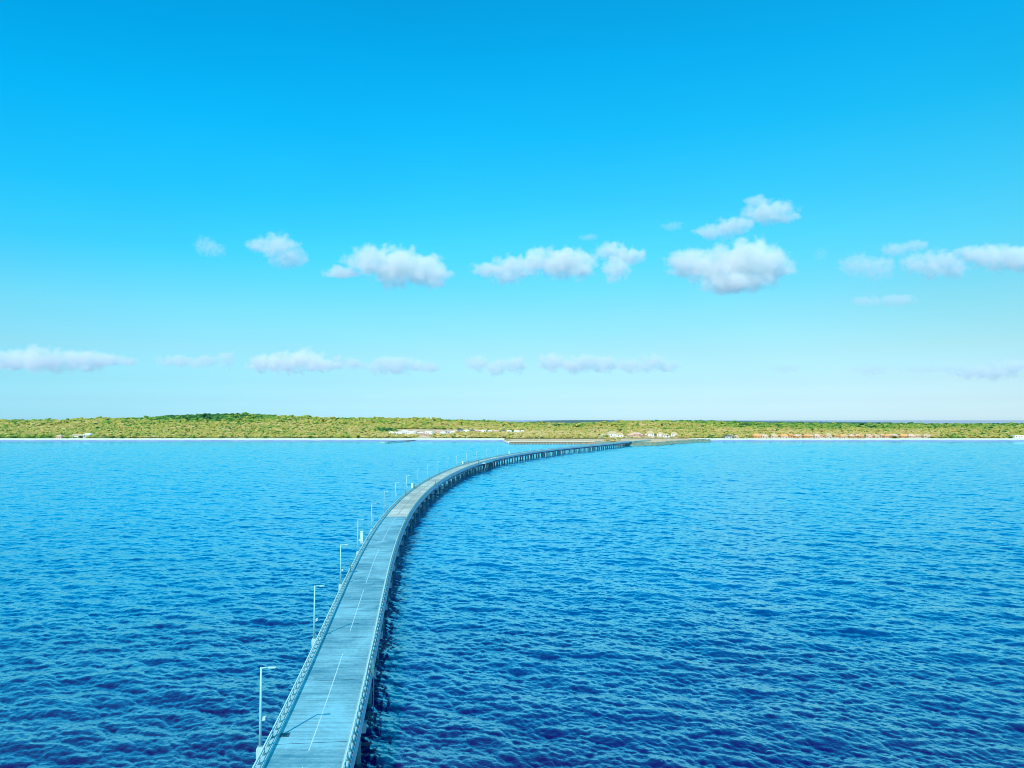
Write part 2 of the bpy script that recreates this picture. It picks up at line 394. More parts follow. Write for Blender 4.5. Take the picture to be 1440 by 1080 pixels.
def make_forest():
    g = np.random.default_rng(11)
    temps = [clump_template(g, k) for k in (2, 2, 3, 3)]
    pts = []
    for y0, y1, sp, smin, smax in ((1470, 1760, 6.6, 2.6, 4.6), (1760, 2150, 9.5, 3.6, 6.0), (2150, 2720, 14.0, 5, 8.5)):
        n = int((y1 - y0) * (y1 + y0) / 2 * 1.86 / sp ** 2)
        y = np.sqrt(g.uniform(y0 ** 2, y1 ** 2, n)); t = g.uniform(-.93, .93, n); x = t * y
        s = g.uniform(smin, smax, n) * g.uniform(.75, 1.15, n)
        pts.append(np.stack([x, y, s], 1))
    # the fringe behind the abutment and the bulkhead, closer to the water
    n = 700; x = g.uniform(-10, 330, n); y = shore_y(x) + g.uniform(40, 330, n); keep = (y < 1470) & ((x > 150) | (y > 1400))
    pts.append(np.stack([x, y, g.uniform(1.5, 3.4, n)], 1)[keep])
    P = np.concatenate(pts); x, y, s = P.T
    px_ = 720 + x / y * F_PX
    keep = (sand_mask(x, y) < g.uniform(.15, .95, len(x))) & (y - shore_y(x) > 30) & ~((px_ > 1052) & (px_ < 1308) & (y < 1530) & (g.uniform(0, 1, len(x)) < .55))
    keep &= ~((x > 120) & (x < 260) & (y < 1330) & (np.abs(x - (172 + (y - 1140) * .45)) < 16))
    x, y, s = x[keep], y[keep], s[keep]; z = land_z(x, y)
    px = 720 + x / y * F_PX
    # greener at the crest and at the left, olive and straw coloured over the middle slopes, dark groves here and there
    crest = np.clip((y - 2150) / 350, 0, 1); left = np.clip((210 - px) / 160, 0, 1) * np.clip((1640 - y) / 120, 0, 1)
    grove = np.clip(np.sin(x / 83 + 2 * np.sin(y / 120)) * np.sin(y / 71 + x / 190) - .35, 0, 1)
    hill = np.clip(1 - np.abs(px - 290) / 130, 0, 1) * np.clip((y - 2000) / 350, 0, 1)
    right = np.clip((px - 960) / 80, 0, 1) * np.clip((y - 1950) / 200, 0, 1)
    tint = .86 + g.normal(0, .13, len(x)) + .16 * np.sin(x / 37 + 3 * np.sin(y / 53)) * np.sin(y / 29 + x / 61) - .20 * crest - .30 * left - .30 * grove - .60 * hill - .27 * right
    tint += .14 * np.clip((px - 470) / 120, 0, 1) * np.clip((1960 - y) / 150, 0, 1) * (px < 1320)
    tint -= .5 * (g.uniform(0, 1, len(x)) < .07)
    dk = np.exp(-((px - 545) / 14) ** 2) * (np.abs(y - 1800) < 70); tint -= .7 * dk
    tint = np.clip(tint, .02, 1.2)
    which = g.integers(0, len(temps), len(x)); ang = g.uniform(0, 6.283, len(x)); hz = g.uniform(.8, 1.25, len(x))
    Vs, Fs, Ts, off = [], [], [], 0
    for k, (tv, tf) in enumerate(temps):
        q = np.where(which == k)[0]; c, s_ = np.cos(ang[q])[:, None], np.sin(ang[q])[:, None]
        vx = (tv[None, :, 0] * c - tv[None, :, 1] * s_) * s[q][:, None] + x[q][:, None]
        vy = (tv[None, :, 0] * s_ + tv[None, :, 1] * c) * s[q][:, None] + y[q][:, None]
        vz = tv[None, :, 2] * (s[q] * hz[q])[:, None] + z[q][:, None] - .3
        Vs.append(np.stack([vx, vy, vz], -1).reshape(-1, 3))
        Fs.append((tf[None] + (np.arange(len(q)) * len(tv))[:, None, None] + off).reshape(-1, 3)); off += len(q) * len(tv)
        Ts.append(np.repeat(tint[q], len(tv)))
    o = np_mesh('scrub_forest', np.concatenate(Vs), np.concatenate(Fs), leaf_mat, smooth=False, attr={'tint': np.concatenate(Ts)})
    tag(o, 'olive and green coastal scrub covering the whole island', 'forest', kind='stuff')
make_forest()

bark = mat('bark', (.16, .12, .08), .9, .2, 3)
def leafy_crown(name, parent, g, n, r, h, tint):
    V, Fc, T, off = [], [], [], 0
    for k in range(n):
        d = g.standard_normal(3); d /= np.linalg.norm(d); c = d * g.uniform(.3, .95) * np.array([r, r, r * .62]); c[2] += h
        w = g.uniform(.30, .60) * (1 + .2 * r)
        a = g.standard_normal((4, 3)) * w * .8
        q = np.array([[-w, -w * .6, 0], [w, -w * .6, .1], [w * .7, w * .7, -.1], [-w * .7, w * .7, .15]]) + a * .45
        rx = Matrix.Rotation(g.uniform(0, 6.28), 3, 'Z') @ Matrix.Rotation(g.uniform(-.9, .9), 3, 'X')
        V.append(q @ np.array(rx).T + c); Fc.append(np.arange(4)[None] + off); off += 4
        T += [tint + g.normal(0, .13)] * 4
    o = np_mesh(name, np.concatenate(V), np.concatenate(Fc), leaf_mat, smooth=False, attr={'tint': np.clip(T, .02, 1.2)})
    if parent: o.parent = parent
    return o

def make_bush(seed, tint, r):
    g = np.random.default_rng(seed); root = empty('shrub_tree', (0, 0, 0))
    m = MB()
    for k in range(4):
        a = k * 1.6 + g.uniform(-.4, .4); m.tube([(0, 0, -.5), (.25 * math.cos(a), .25 * math.sin(a), .8), (r * .55 * math.cos(a), r * .55 * math.sin(a), r * .75)], [.16, .12, .05], 6)
    m.build('trunk', bark, root); leafy_crown('crown', root, g, 170, r, r * .72, tint)
    return root

palm_leaf = foliage_mat('palm_leaves', [(0, (.02, .09, .02)), (.5, (.06, .20, .035)), (1, (.16, .30, .06))])
def make_palm(seed, hgt):
    g = np.random.default_rng(seed); root = empty('palm_tree', (0, 0, 0))
    lean = g.uniform(-.9, .9, 2); m = MB()
    m.tube([(lean[0] * u * u, lean[1] * u * u, -.4 + (hgt + .4) * u) for u in (0, .25, .5, .75, 1)], [.26, .19, .16, .14, .13], 7)
    m.build('trunk', bark, root)
    V, Fc, T = [], [], []; top = np.array([lean[0], lean[1], hgt])
    for k in range(15):
        a = k * 2.4 + g.uniform(-.2, .2); up = g.uniform(-.15, .9); L = g.uniform(2.3, 3.1)
        d = np.array([math.cos(a), math.sin(a), 0]); sd = np.array([-d[1], d[0], 0]); pr = None
        for q in range(6):
            u = q / 5; p = top + d * L * u * (1 - .12 * u) + np.array([0, 0, up * 1.5 * u - 2.3 * u * u]); w = .42 * math.sin(math.pi * min(1, .12 + u * .86)) + .03
            row = [p - sd * w - np.array([0, 0, .22 * w]), p + np.array([0, 0, .1]), p + sd * w - np.array([0, 0, .22 * w])]
            b = len(V); V += row; T += [.4 + g.normal(0, .12)] * 3
            if pr is not None:
                for e in (0, 1): Fc.append([pr + e, pr + e + 1, b + e + 1, b + e])
            pr = b
    o = np_mesh('crown', np.array(V), np.array(Fc), palm_leaf, smooth=False, attr={'tint': np.clip(T, .05, 1)}); o.parent = root
    return root

bushes = [make_bush(s, tn, r) for s, tn, r in ((1, .72, 2.9), (2, .95, 2.5), (3, .48, 3.2), (4, .30, 3.0))]
BUSH_LOOK = ['olive green', 'straw coloured', 'mid green', 'dark green']
bush_spots = []
g = np.random.default_rng(21)
px = -60.0
while px < 1500:
    px += g.uniform(13, 27)
    if 700 < px < 1000 or 576 < px < 614 or (1050 < px < 1310 and g.uniform() < .7): continue
    kind = int(g.choice([2, 3, 3])) if px < 130 or 150 < px < 190 else int(g.choice([0, 0, 1, 1, 2, 3], p=[.25, .2, .25, .1, .1, .1]))
    bush_spots.append((px, 1464 + g.uniform(-8, 6), kind, g.uniform(.85, 1.25)))
seen = {k: 0 for k in range(4)}; first = set()
for px, Y, k, s in bush_spots:
    o = bushes[k] if k not in first else copy_tree(bushes[k]); first.add(k); seen[k] += 1
    x = az(px) * Y; o.location = (x, Y, float(land_z(x, Y)) - .1); o.scale = (s * 1.15, s * 1.15, s); o.rotation_euler.z = g.uniform(0, 6.28)
    tag(o, f'{BUSH_LOOK[k]} bushy tree along the beach, {nth(seen[k])} of that colour from the left', 'tree', 'bushy trees along the beach edge')

palms = [make_palm(s, h) for s, h in ((31, 6.2), (32, 7.4), (33, 5.4))]
palm_px = sorted([4, 17, 29, 41, 52, 64, 77, 90, 140, 149, 160, 171, 183, 640, 655, 905, 921, 938, 957, 975, 1003, 1018, 1031, 1049, 1082, 1128, 1171, 1214, 1262, 1322, 1338, 1352, 1369, 1388, 1404, 1417])
for i, px in enumerate(palm_px):
    o = palms[i] if i < 3 else copy_tree(palms[i % 3])
    Y = (1452 if not 900 < px < 980 else 1440) + g.uniform(-6, 8); x = az(px) * Y
    o.location = (x, Y, float(land_z(x, Y))); o.rotation_euler.z = g.uniform(0, 6.28); o.scale = (1.15,) * 3
    tag(o, f'slim coconut palm behind the beach, {nth(i + 1)} palm from the left', 'palm tree', 'palms along the beach')

# ------------------------------------------------------------------ the trestle bridge
CTR = [(-15.2, 20), (-17.2, 45), (-19.3, 69.9), (-22, 95), (-24.2, 113), (-26.9, 140), (-31.6, 184), (-35.6, 222), (-38.4, 259), (-40.4, 300), (-41.5, 341), (-41.8, 373), (-41.1, 413), (-38.5, 463), (-34.4, 507), (-29.7, 550),
       (-26, 577), (-16, 634), (-8.3, 671), (.5, 705), (11, 750), (33, 814), (68, 892), (98, 964), (127, 1030), (157, 1103), (176, 1148), (200, 1203), (226, 1262)]
_cy = np.array([b for a, b in CTR], float); _cx = np.array([a for a, b in CTR], float)
_u = (_cy - 640) / 620; _co = np.polyfit(_u, _cx, 7)
def path(y): return float(np.polyval(_co, (y - 640) / 620))
_yy = np.linspace(8, 1262, 6000); _xx = np.polyval(_co, (_yy - 640) / 620)
_ss = np.concatenate([[0], np.cumsum(np.hypot(np.diff(_xx), np.diff(_yy)))])
def at(s):                      # point and left-hand normal of the centre line at chainage s
    y = np.interp(s, _ss, _yy); x = np.interp(s, _ss, _xx)
    y2 = np.interp(s + .5, _ss, _yy); x2 = np.interp(s + .5, _ss, _xx); y1 = np.interp(s - .5, _ss, _yy); x1 = np.interp(s - .5, _ss, _xx)
    t = np.array([x2 - x1, y2 - y1]); t /= np.hypot(*t)
    return np.array([x, y]), np.array([-t[1], t[0]]), t
def s_of_y(y): return float(np.interp(y, _yy, _ss))
ZD = 6.0; S_END = s_of_y(1143)

def sweep(prof, s0, s1, step, closed=True):
    """a cross profile of (offset to the right, height) carried along the centre line"""
    n = max(2, int(math.ceil((s1 - s0) / step)) + 1); m = len(prof); V, Fc = [], []
    for s in np.linspace(s0, s1, n):
        p, nl, t = at(s)
        V += [(p[0] - nl[0] * o, p[1] - nl[1] * o, z) for o, z in prof]
    for i in range(n - 1):
        for k in range(m if closed else m - 1):
            k2 = (k + 1) % m; Fc.append((i * m + k, (i + 1) * m + k, (i + 1) * m + k2, i * m + k2))
    if closed: Fc.append(tuple(range(m))); Fc.append(tuple(range((n - 1) * m, n * m))[::-1])
    return V, Fc

def rect(o0, o1, z0, z1): return [(o0, z0), (o0, z1), (o1, z1), (o1, z0)]

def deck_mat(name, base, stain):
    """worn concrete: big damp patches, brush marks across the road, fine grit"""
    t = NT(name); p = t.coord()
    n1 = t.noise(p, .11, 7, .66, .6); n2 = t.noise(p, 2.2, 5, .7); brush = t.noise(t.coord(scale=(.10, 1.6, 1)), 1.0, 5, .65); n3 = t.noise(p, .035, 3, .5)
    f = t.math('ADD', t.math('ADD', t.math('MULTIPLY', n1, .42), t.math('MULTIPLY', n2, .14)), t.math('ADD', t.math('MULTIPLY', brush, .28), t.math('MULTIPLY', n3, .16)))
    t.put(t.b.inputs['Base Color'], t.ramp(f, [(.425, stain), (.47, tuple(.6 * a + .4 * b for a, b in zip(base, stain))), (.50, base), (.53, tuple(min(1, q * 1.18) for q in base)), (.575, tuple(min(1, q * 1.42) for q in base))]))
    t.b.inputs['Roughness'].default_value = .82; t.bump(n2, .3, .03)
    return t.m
shaded_deck = deck_mat('weathered_shaded_roadway', (.16, .40, .46), (.045, .24, .33))  # blue tone of the ship's shadow painted into the near roadway colour
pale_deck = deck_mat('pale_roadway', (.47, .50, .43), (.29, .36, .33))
concrete = mat('pale_concrete', (.34, .54, .58), .8, .12, .5, bump=.2)
fascia_c = mat('fascia_concrete', (.36, .40, .54), .85, .14, .4, bump=.2)
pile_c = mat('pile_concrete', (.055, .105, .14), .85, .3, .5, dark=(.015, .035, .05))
cap_c = mat('bent_concrete', (.20, .25, .36), .85, .2, .5)
galv = mat('galvanised_steel', (.55, .80, .80), .45, .06, 2)
dark_steel = mat('dark_green_steel', (.07, .20, .22), .5, .2, 2)
white_paint = mat('road_paint', (.50, .70, .73), .6, .2, 2.2, dark=(.22, .42, .50))
joint_c = mat('joint_seal', (.03, .10, .14), .8, .2, 2)

bridge = empty('trestle_bridge', (*at(s_of_y(70))[0], 0)); tag(bridge, 'long curving concrete trestle bridge over the sea to the island', 'bridge')
BO = Vector(bridge.location)
def bb(name, V, Fc, m, parent=None, smooth=False):
    mb = MB(); mb.add(V, Fc, smooth); o = mb.build(name, m, parent or bridge)
    par = parent or bridge
    off = Vector((0, 0, 0)) if parent else BO
    o.data.transform(Matrix.Translation(-BO))
    return o
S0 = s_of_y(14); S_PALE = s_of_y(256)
deck = bb('deck', *sweep(rect(-4.35, 4.35, ZD - .42, ZD), S0, S_END, 4), shaded_deck)
# paler colour on the far spans paints them as lying beyond the ship's shadow
bb('sunlit_surface', *sweep(rect(-3.53, 3.53, ZD - .02, ZD + .012), S_PALE, S_END + 40, 4), pale_deck, deck)
for o0 in (-3.2, 0, 3.2):
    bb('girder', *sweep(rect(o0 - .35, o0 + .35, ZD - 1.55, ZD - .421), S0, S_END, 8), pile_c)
for sgn, nm in ((-1, 'left'), (1, 'right')):
    o0, o1 = sorted((sgn * 3.55, sgn * 4.28))
    kerb = bb('kerb', *sweep([(o0, ZD - .01), (o0 + .03, ZD + .26), (o1 - .03, ZD + .26), (o1, ZD - .01)], S0, S_END, 3), concrete)
    q0, q1 = sorted((sgn * 4.353, sgn * 4.50))
    bb('fascia', *sweep(rect(q0, q1, ZD - .95, ZD + .20), S0, S_END, 3), fascia_c)
    r = sgn * 3.98; c8 = [(math.cos(a) * .085 + r, math.sin(a) * .085 + ZD + 1.08) for a in np.linspace(0, 2 * math.pi, 9)[:-1]]
    rail = bb('railing', *sweep(c8, S0, S_END, 2, True), galv, None, True)
    c6 = [(math.cos(a) * .05 + r, math.sin(a) * .05 + ZD + .68) for a in np.linspace(0, 2 * math.pi, 7)[:-1]]
    bb('lower_rail', *sweep(c6, S0, S_END, 3, True), galv, rail, True)
    def post_mb(mb, s):
        p, nl, t = at(s); c = p - nl * r; a = math.atan2(t[1], t[0])
        out = -nl * sgn
        V = []
        for z, w, d, sh in ((ZD + .255, .13, .30, .16), (ZD + .62, .10, .20, .05), (ZD + 1.05, .08, .13, 0)):
            for e, h in ((-1, -1), (1, -1), (1, 1), (-1, 1)):
                q = c + t * e * w / 2 + out * (h * d / 2 + sh * .6); V.append((q[0], q[1], z))
        mb.add(V, [(3, 2, 1, 0), (8, 9, 10, 11)] + [(i * 4 + k, i * 4 + (k + 1) % 4, i * 4 + 4 + (k + 1) % 4, i * 4 + 4 + k) for i in (0, 1) for k in range(4)])
        mb.box((c[0] + out[0] * .1, c[1] + out[1] * .1, ZD + .28), (.34, .44, .04), a)
    stations = np.arange(S0 + 1, S_END - 1, 2.0); near = stations[stations > s_of_y(60)][:96]; rest = [s for s in stations if s not in set(near)]
    for s in near:
        mb = MB(); post_mb(mb, s); o = mb.build('post', dark_steel, rail); o.data.transform(Matrix.Translation(-BO))
    mb = MB()
    for s in rest: post_mb(mb, s)
    o = mb.build('post', dark_steel, rail); o.data.transform(Matrix.Translation(-BO)); o['kind'] = 'stuff'

# centre line dashes and slab joints
for y0, y1 in ((40, 72.5), (76, 107), (118, 146.5), (152, 192), (204, 233), (238, 255)):
    bb('lane_dash', *sweep(rect(-.06, .06, ZD - .01, ZD + .008), s_of_y(y0), s_of_y(y1), 2), white_paint, deck)
bb('centre_joint', *sweep(rect(-.07, .07, ZD, ZD + .016), S_PALE + 6, s_of_y(420), 3), joint_c, deck)
for k, s in enumerate(np.arange(s_of_y(77.7) - 37.0 * 2 + 18.5, S_END - 5, 18.5)):
    if s < S0 + 2: continue
    z = ZD + (.013 if s > S_PALE else 0)
    bb('deck_joint', *sweep(rect(-3.5, 3.5, z - .01, z + .006), s, s + .10, 1), joint_c, deck)
# drain grate by the left kerb
p, nl, t = at(s_of_y(80)); mb = MB(); mb.box((*(p + nl * 3.0), ZD + .004), (1.1, .95, .02), math.atan2(t[1], t[0])); o = mb.build('drain_cover', joint_c, deck); o.data.transform(Matrix.Translation(-BO))

# pile bents
for k, s in enumerate(np.arange(s_of_y(77.7) - 37 + 9, S_END - 3, 18.5)):
    if s < S0: continue
    p, nl, t = at(s); a = math.atan2(t[1], t[0])
    mb = MB(); mb.box((p[0], p[1], ZD - 1.55 - .55 + .004), (.9, 9.3, 1.1), a); bent = mb.build('pile_bent', cap_c, bridge); bent.data.transform(Matrix.Translation(-BO))
    for o0 in (-3.6, -1.2, 1.2, 3.6):
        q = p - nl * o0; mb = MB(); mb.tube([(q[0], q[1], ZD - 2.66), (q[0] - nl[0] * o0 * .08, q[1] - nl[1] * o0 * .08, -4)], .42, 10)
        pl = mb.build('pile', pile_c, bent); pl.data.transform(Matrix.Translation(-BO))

# the wider passing place beyond the bend
sa, sb = s_of_y(572), s_of_y(604)
bb('turnout_slab', *sweep(rect(4.503, 7.4, ZD - .45, ZD + .05), sa, sb, 3), concrete)
bb('turnout_slab', *sweep(rect(-7.2, -4.503, ZD - .45, ZD + .05), sa - 22, sb - 16, 3), concrete)
for o0, x0, x1 in ((7.25, sa, sb), (-7.05, sa - 22, sb - 16)):
    bb('turnout_parapet', *sweep(rect(o0 - .12, o0 + .12, ZD + .04, ZD + 1.0), x0, x1, 3), concrete)
for s in (sa + 4, sb - 4):
    p, nl, t = at(s); q = p - nl * 6.2; mb = MB(); mb.tube([(q[0], q[1], ZD - .45), (q[0], q[1], -4)], .5, 10); o = mb.build('pile', pile_c, bridge); o.data.transform(Matrix.Translation(-BO))

# ------------------------------------------------------------------ street lamps
lamp_m = mat('lamp_paint', (.29, .53, .56), .45, .06, 2, metal=0.0)
lens_m = mat('lamp_glass', (.45, .55, .56), .2, .03, 4)
def make_lamp():
    root = empty('street_lamp', (0, 0, 0))
    m = MB(); m.box((0, 0, -.45), (.6, .75, .9)); m.box((0, 0, .06), (.5, .5, .12)); m.build('base', concrete, root)
    m = MB(); m.tube([(0, 0, .1), (0, 0, 4), (0, 0, 7.75)], [.135, .115, .095], 10); pole = m.build('pole', lamp_m, root)
    m = MB(); m.tube([(0, 0, 7.62), (.25, 0, 7.68), (.75, 0, 7.70)], .07, 8); arm = m.build('arm', lamp_m, root)
    m = MB(); m.add([(.7, -.13, 7.62), (1.42, -.15, 7.65), (1.42, .15, 7.65), (.7, .13, 7.62), (.7, -.10, 7.78), (1.38, -.11, 7.75), (1.38, .11, 7.75), (.7, .10, 7.78)],
          [(3, 2, 1, 0), (4, 5, 6, 7), (0, 1, 5, 4), (1, 2, 6, 5), (2, 3, 7, 6), (3, 0, 4, 7)]); head = m.build('lamp_head', lamp_m, root)
    m = MB(); m.box((1.08, 0, 7.612), (.55, .2, .03)); m.build('lens', lens_m, head)
    m = MB(); m.box((.34, 0, 2.78), (.26, .24, .3)); m.tube([(.1, 0, 2.55), (.3, 0, 2.6)], .03, 6); m.tube([(.52, 0, 2.98), (.3, 0, 2.9)], .07, 8); m.build('camera_box', lens_m, root)
    return root
lamp0 = make_lamp()
S_L1 = s_of_y(77.7 - .6)
lamp_s = [S_L1 + 37.45 * k for k in range(29)]
lamp_s = [s for s in lamp_s if s < S_END - 2]
for k, s in enumerate(lamp_s):
    o = lamp0 if k == 0 else copy_tree(lamp0)
    p, nl, t = at(s); q = p + nl * 4.84
    o.location = (q[0], q[1], ZD + .02); o.rotation_euler.z = math.atan2(-nl[1], -nl[0])
    w = 'the nearest and tallest looking' if k == 0 else f'{nth(k + 1)} lamp counted from the near end'
    tag(o, f'slim pale street lamp on the left bridge edge, {w}', 'street lamp', 'street lamps along the bridge')

# cabinets, stub posts and gates beside the railings
cab_m = mat('cabinet_paint', (.40, .52, .49), .5, .06, 1.5)
def cabinet(y, off, w, d, h, label):
    p, nl, t = at(s_of_y(y)); q = p + nl * off; a = math.atan2(t[1], t[0])
    root = empty('utility_cabinet', (q[0], q[1], ZD - .1), a)
    m = MB(); m.box((0, 0, .05 + h / 2), (d, w, h)); m.build('housing', cab_m, root)
    m = MB(); m.box((0, 0, h + .09), (d + .12, w + .12, .08)); m.build('lid', galv, root)
    m = MB(); m.box((-d / 2 - .015, 0, h * .5), (.03, w * .8, h * .8)); m.build('door', galv, root)
    m = MB(); m.box((0, -.25, -.12), (d + .2, w + .5, .3)); m.build('bracket', concrete, root)
    tag(root, label, 'cabinet', 'equipment cabinets outside the left railing')
cabinet(204, 5.35, .7, .6, 2.7, 'tall pale cabinet outside the left railing, nearest of the three')
cabinet(362, 5.35, 1.0, .9, 2.4, 'squat pale cabinet outside the left railing at the start of the bend')
cabinet(552, 5.6, 1.1, 1.0, 2.4, 'pale cabinet at the edge of the wider passing place')
cabinet(715, 5.2, 1.1, 1.0, 2.6, 'pale cabinet beside the left railing on the far straight of the bridge')
def stub(y, off, h, label):
    p, nl, t = at(s_of_y(y)); q = p - nl * off; a = math.atan2(t[1], t[0])
    root = empty('gate_post', (q[0], q[1], ZD + .1), a)
    m = MB(); m.box((0, 0, h / 2), (.22, .3, h)); m.build('upright', dark_steel, root)
    m = MB(); m.box((.55, 0, h / 2), (.22, .3, h)); m.build('upright', dark_steel, root)
    m = MB(); m.box((.275, 0, h + .05), (.85, .34, .1)); m.box((.275, 0, h * .55), (.33, .1, .08)); m.build('crossbar', dark_steel, root)
    tag(root, label, 'gate post', 'dark posts at the railings')
stub(97.5, 4.62, 1.7, 'dark paired post with ladder at the right railing, closest to the viewer')
stub(162, -4.0, 1.9, 'dark paired post at the left railing before the first cabinet')
stub(326, -4.0, 2.0, 'dark paired post at the left railing below the squat cabinet')
stub(358, -3.9, 2.0, 'dark post at the left railing touching the squat cabinet')
stub(455, -4.0, 2.0, 'dark post at the left railing halfway along the bend')
stub(372, 4.4, 2.2, 'dark post at the right railing inside the bend')
stub(560, 4.4, 2.2, 'dark post at the right railing before the passing place')
stub(236, 4.4, 1.7, 'dark post at the right railing where the pale roadway begins')
# boarding ladder below the near gate
p, nl, t = at(s_of_y(97.8)); q = p - nl * 4.75
lad = empty('boarding_ladder', (q[0], q[1], ZD), math.atan2(t[1], t[0]))
for sx in (-.28, .28):
    m = MB(); m.tube([(sx, 0, 1.7), (sx, 0, -5.6)], .05, 6); m.build('stile', dark_steel, lad)
for k in range(18):
    m = MB(); m.tube([(-.28, 0, .6 - k * .33), (.28, 0, .6 - k * .33)], .03, 5); m.build('rung', dark_steel, lad)
tag(lad, 'dark ladder hanging down to the water from the right side of the bridge', 'ladder')

# ------------------------------------------------------------------ road, bulkhead, abutment and jetty on the shore
road_pts = np.linspace(S_END - 1, s_of_y(1255), 14)
V, Fc = sweep(rect(-4.2, 4.2, ZD - 3.0, ZD + .006), S_END, s_of_y(1255), 8)
mb = MB(); mb.add(V, Fc); tag(mb.build('road', pale_deck), 'pale road running inland from the bridge end', kind='structure')
rock = mat('riprap_rock', (.20, .26, .20), .95, .35, .3, dark=(.04, .06, .05))
bv, bf = ico(1); g = np.random.default_rng(5)
V, Fc, off = [], [], 0
for k in range(900):
    x = g.uniform(132, 345); y = shore_y(np.array([x]))[0] + g.uniform(-5, 12); s = g.uniform(.9, 2.4)
    V.append(lumpy(bv, g, .5) * s * (1.2, 1, .75) + (x, y, max(0, (y - shore_y(np.array([x]))[0]) * .28) + .2)); Fc.append(bf + off); off += len(bv)
tag(np_mesh('riprap_rocks', np.concatenate(V), np.concatenate(Fc), rock, smooth=False), 'dark boulders armouring the bank around the bridge end', 'rocks', kind='stuff')

timber = mat('timber', (.30, .17, .12), .85, .25, .8)
pinkcap = mat('pink_concrete', (.62, .40, .28), .8, .12, .3)
bulk = empty('bulkhead_wall', (60, 1224, 0))
xs = np.linspace(-4, 136, 48)
m = MB()
for a, b in zip(xs[:-1], xs[1:]):
    y0, y1 = float(shore_y(a)) - 2.5, float(shore_y(b)) - 2.5
    V = [(a - 60, y0 - 1224, 2.6), (b - 60, y1 - 1224, 2.6), (b - 60, y1 - 1219, 2.6), (a - 60, y0 - 1219, 2.6), (a - 60, y0 - 1224, 3.5), (b - 60, y1 - 1224, 3.5), (b - 60, y1 - 1219, 3.5), (a - 60, y0 - 1219, 3.5)]
    m.add(V, [(3, 2, 1, 0), (4, 5, 6, 7), (0, 1, 5, 4), (1, 2, 6, 5), (2, 3, 7, 6), (3, 0, 4, 7)])
m.build('cap', pinkcap, bulk)
m = MB()
for a, b in zip(xs[:-1], xs[1:]):
    y0, y1 = float(shore_y(a)) - 1.2, float(shore_y(b)) - 1.2
    m.add([(a - 60, y0 - 1224, -2), (b - 60, y1 - 1224, -2), (b - 60, y1 - 1224, 2.59), (a - 60, y0 - 1224, 2.59)], [(0, 1, 2, 3)])
m.build('sheeting', pinkcap, bulk)
for x in np.arange(-4, 136, 2.4):
    y = float(shore_y(x)) - 2.9; m = MB(); m.tube([(x - 60, y - 1224, -3), (x - 60, y - 1224, 2.9)], .42, 7); m.build('pile', timber, bulk)
tag(bulk, 'long low bulkhead of pink capped dark timber piles behind the bridge', 'sea wall')

jet = empty('jetty', (-190, 1340, 0))
A, B = np.array(pix(584, 618.5, 2.2)), np.array(pix(541, 621.6, 1.6)); dv = (B - A); Lj = np.hypot(*dv); dv /= Lj; aj = math.atan2(dv[1], dv[0])
jc = (A + B) / 2; jet.location = (jc[0], jc[1], 0); jet.rotation_euler.z = aj
m = MB(); m.box((0, 0, 1.75), (Lj, 5, .5)); m.build('deck', mat('jetty_planks', (.16, .22, .20), .85, .25, .5), jet)
m = MB(); m.box((Lj / 2 + 4, 0, 1.5), (10, 9, .8)); m.build('landing_stage', mat('landing_stage', (.62, .66, .42), .85, .12, .3), jet)
for u in np.linspace(-.48, .5, 14):
    for sd in (-2.2, 2.2):
        m = MB(); m.tube([(u * Lj, sd, -3), (u * Lj, sd, 1.49)], .4, 7); m.build('pile', dark_steel, jet)
tag(jet, 'small dark jetty reaching from the beach to a pale landing stage', 'jetty')
jp = Vector((jc[0], jc[1], 0)) + Vector((math.cos(aj), math.sin(aj), 0)) * (Lj * .18)
jl = empty('jetty_lamp', (jp.x, jp.y, 1.99)); m = MB(); m.tube([(0, 0, 0), (0, 0, 9)], [.22, .14], 8); m.build('pole', lamp_m, jl); m = MB(); m.box((.6, 0, 9.1), (1.8, .4, .25)); m.build('lamp_head', lamp_m, jl)
tag(jl, 'tall pale lamp standing on the small jetty', 'lamp post')

# ------------------------------------------------------------------ buildings
wall_ms = [mat('white_render', (.80, .76, .72), .8, .08, .3), mat('pink_render', (.60, .37, .27), .8, .1, .3), mat('grey_render', (.44, .42, .44), .8, .15, .3), mat('orange_boards', (.52, .25, .10), .8, .15, .5)]
roof_ms = [mat('white_roof', (.84, .84, .82), .6, .06, .2), mat('straw_thatch', (.60, .43, .24), .95, .15, .6), mat('pink_shingle', (.72, .44, .33), .85, .15, .5), mat('dark_roof', (.13, .12, .13), .8, .2, .4), mat('orange_shingle', (.74, .35, .12), .85, .15, .5)]
glass_m = NT('window_glass'); glass_m.b.inputs['Base Color'].default_value = (.03, .06, .08, 1); glass_m.b.inputs['Roughness'].default_value = .1; glass_m = glass_m.m
ROOF_W = ['white roofed', 'thatched', 'pink roofed', 'dark roofed', 'orange roofed']; WALL_W = ['white', 'pink', 'grey', 'orange']
def house(name, px, Y, w, d, h, rh, wi, ri, label, cat, group, rz=0.0, flat=False):
    x = az(px) * Y; z = float(land_z(x, Y))
    root = empty(name, (x, Y, z), rz)
    m = MB(); m.box((0, 0, h / 2 - .6), (w, d, h + 1.2)); m.build('wall', wall_ms[wi], root)
    m = MB()
    if flat: m.box((0, 0, h + .25), (w + .8, d + .8, .45)); m.box((0, 0, h + .6), (w * .96, d * .96, .3))
    else: m.hip(w, d, rh, h + .003, .7, .5)
    m.build('roof', roof_ms[ri], root)
    n = max(1, int(w / 4.5))
    for k in range(n):
        xx = (k + .5) / n * w - w / 2
        m = MB()
        if k == n // 2: m.box((xx, -d / 2 - .03, 1.05), (1.3, .1, 2.1)); m.build('door', glass_m, root)
        else: m.box((xx, -d / 2 - .03, h * .55), (1.8, .1, h * .42)); m.build('window', glass_m, root)
    tag(root, label, cat, group)
    return root
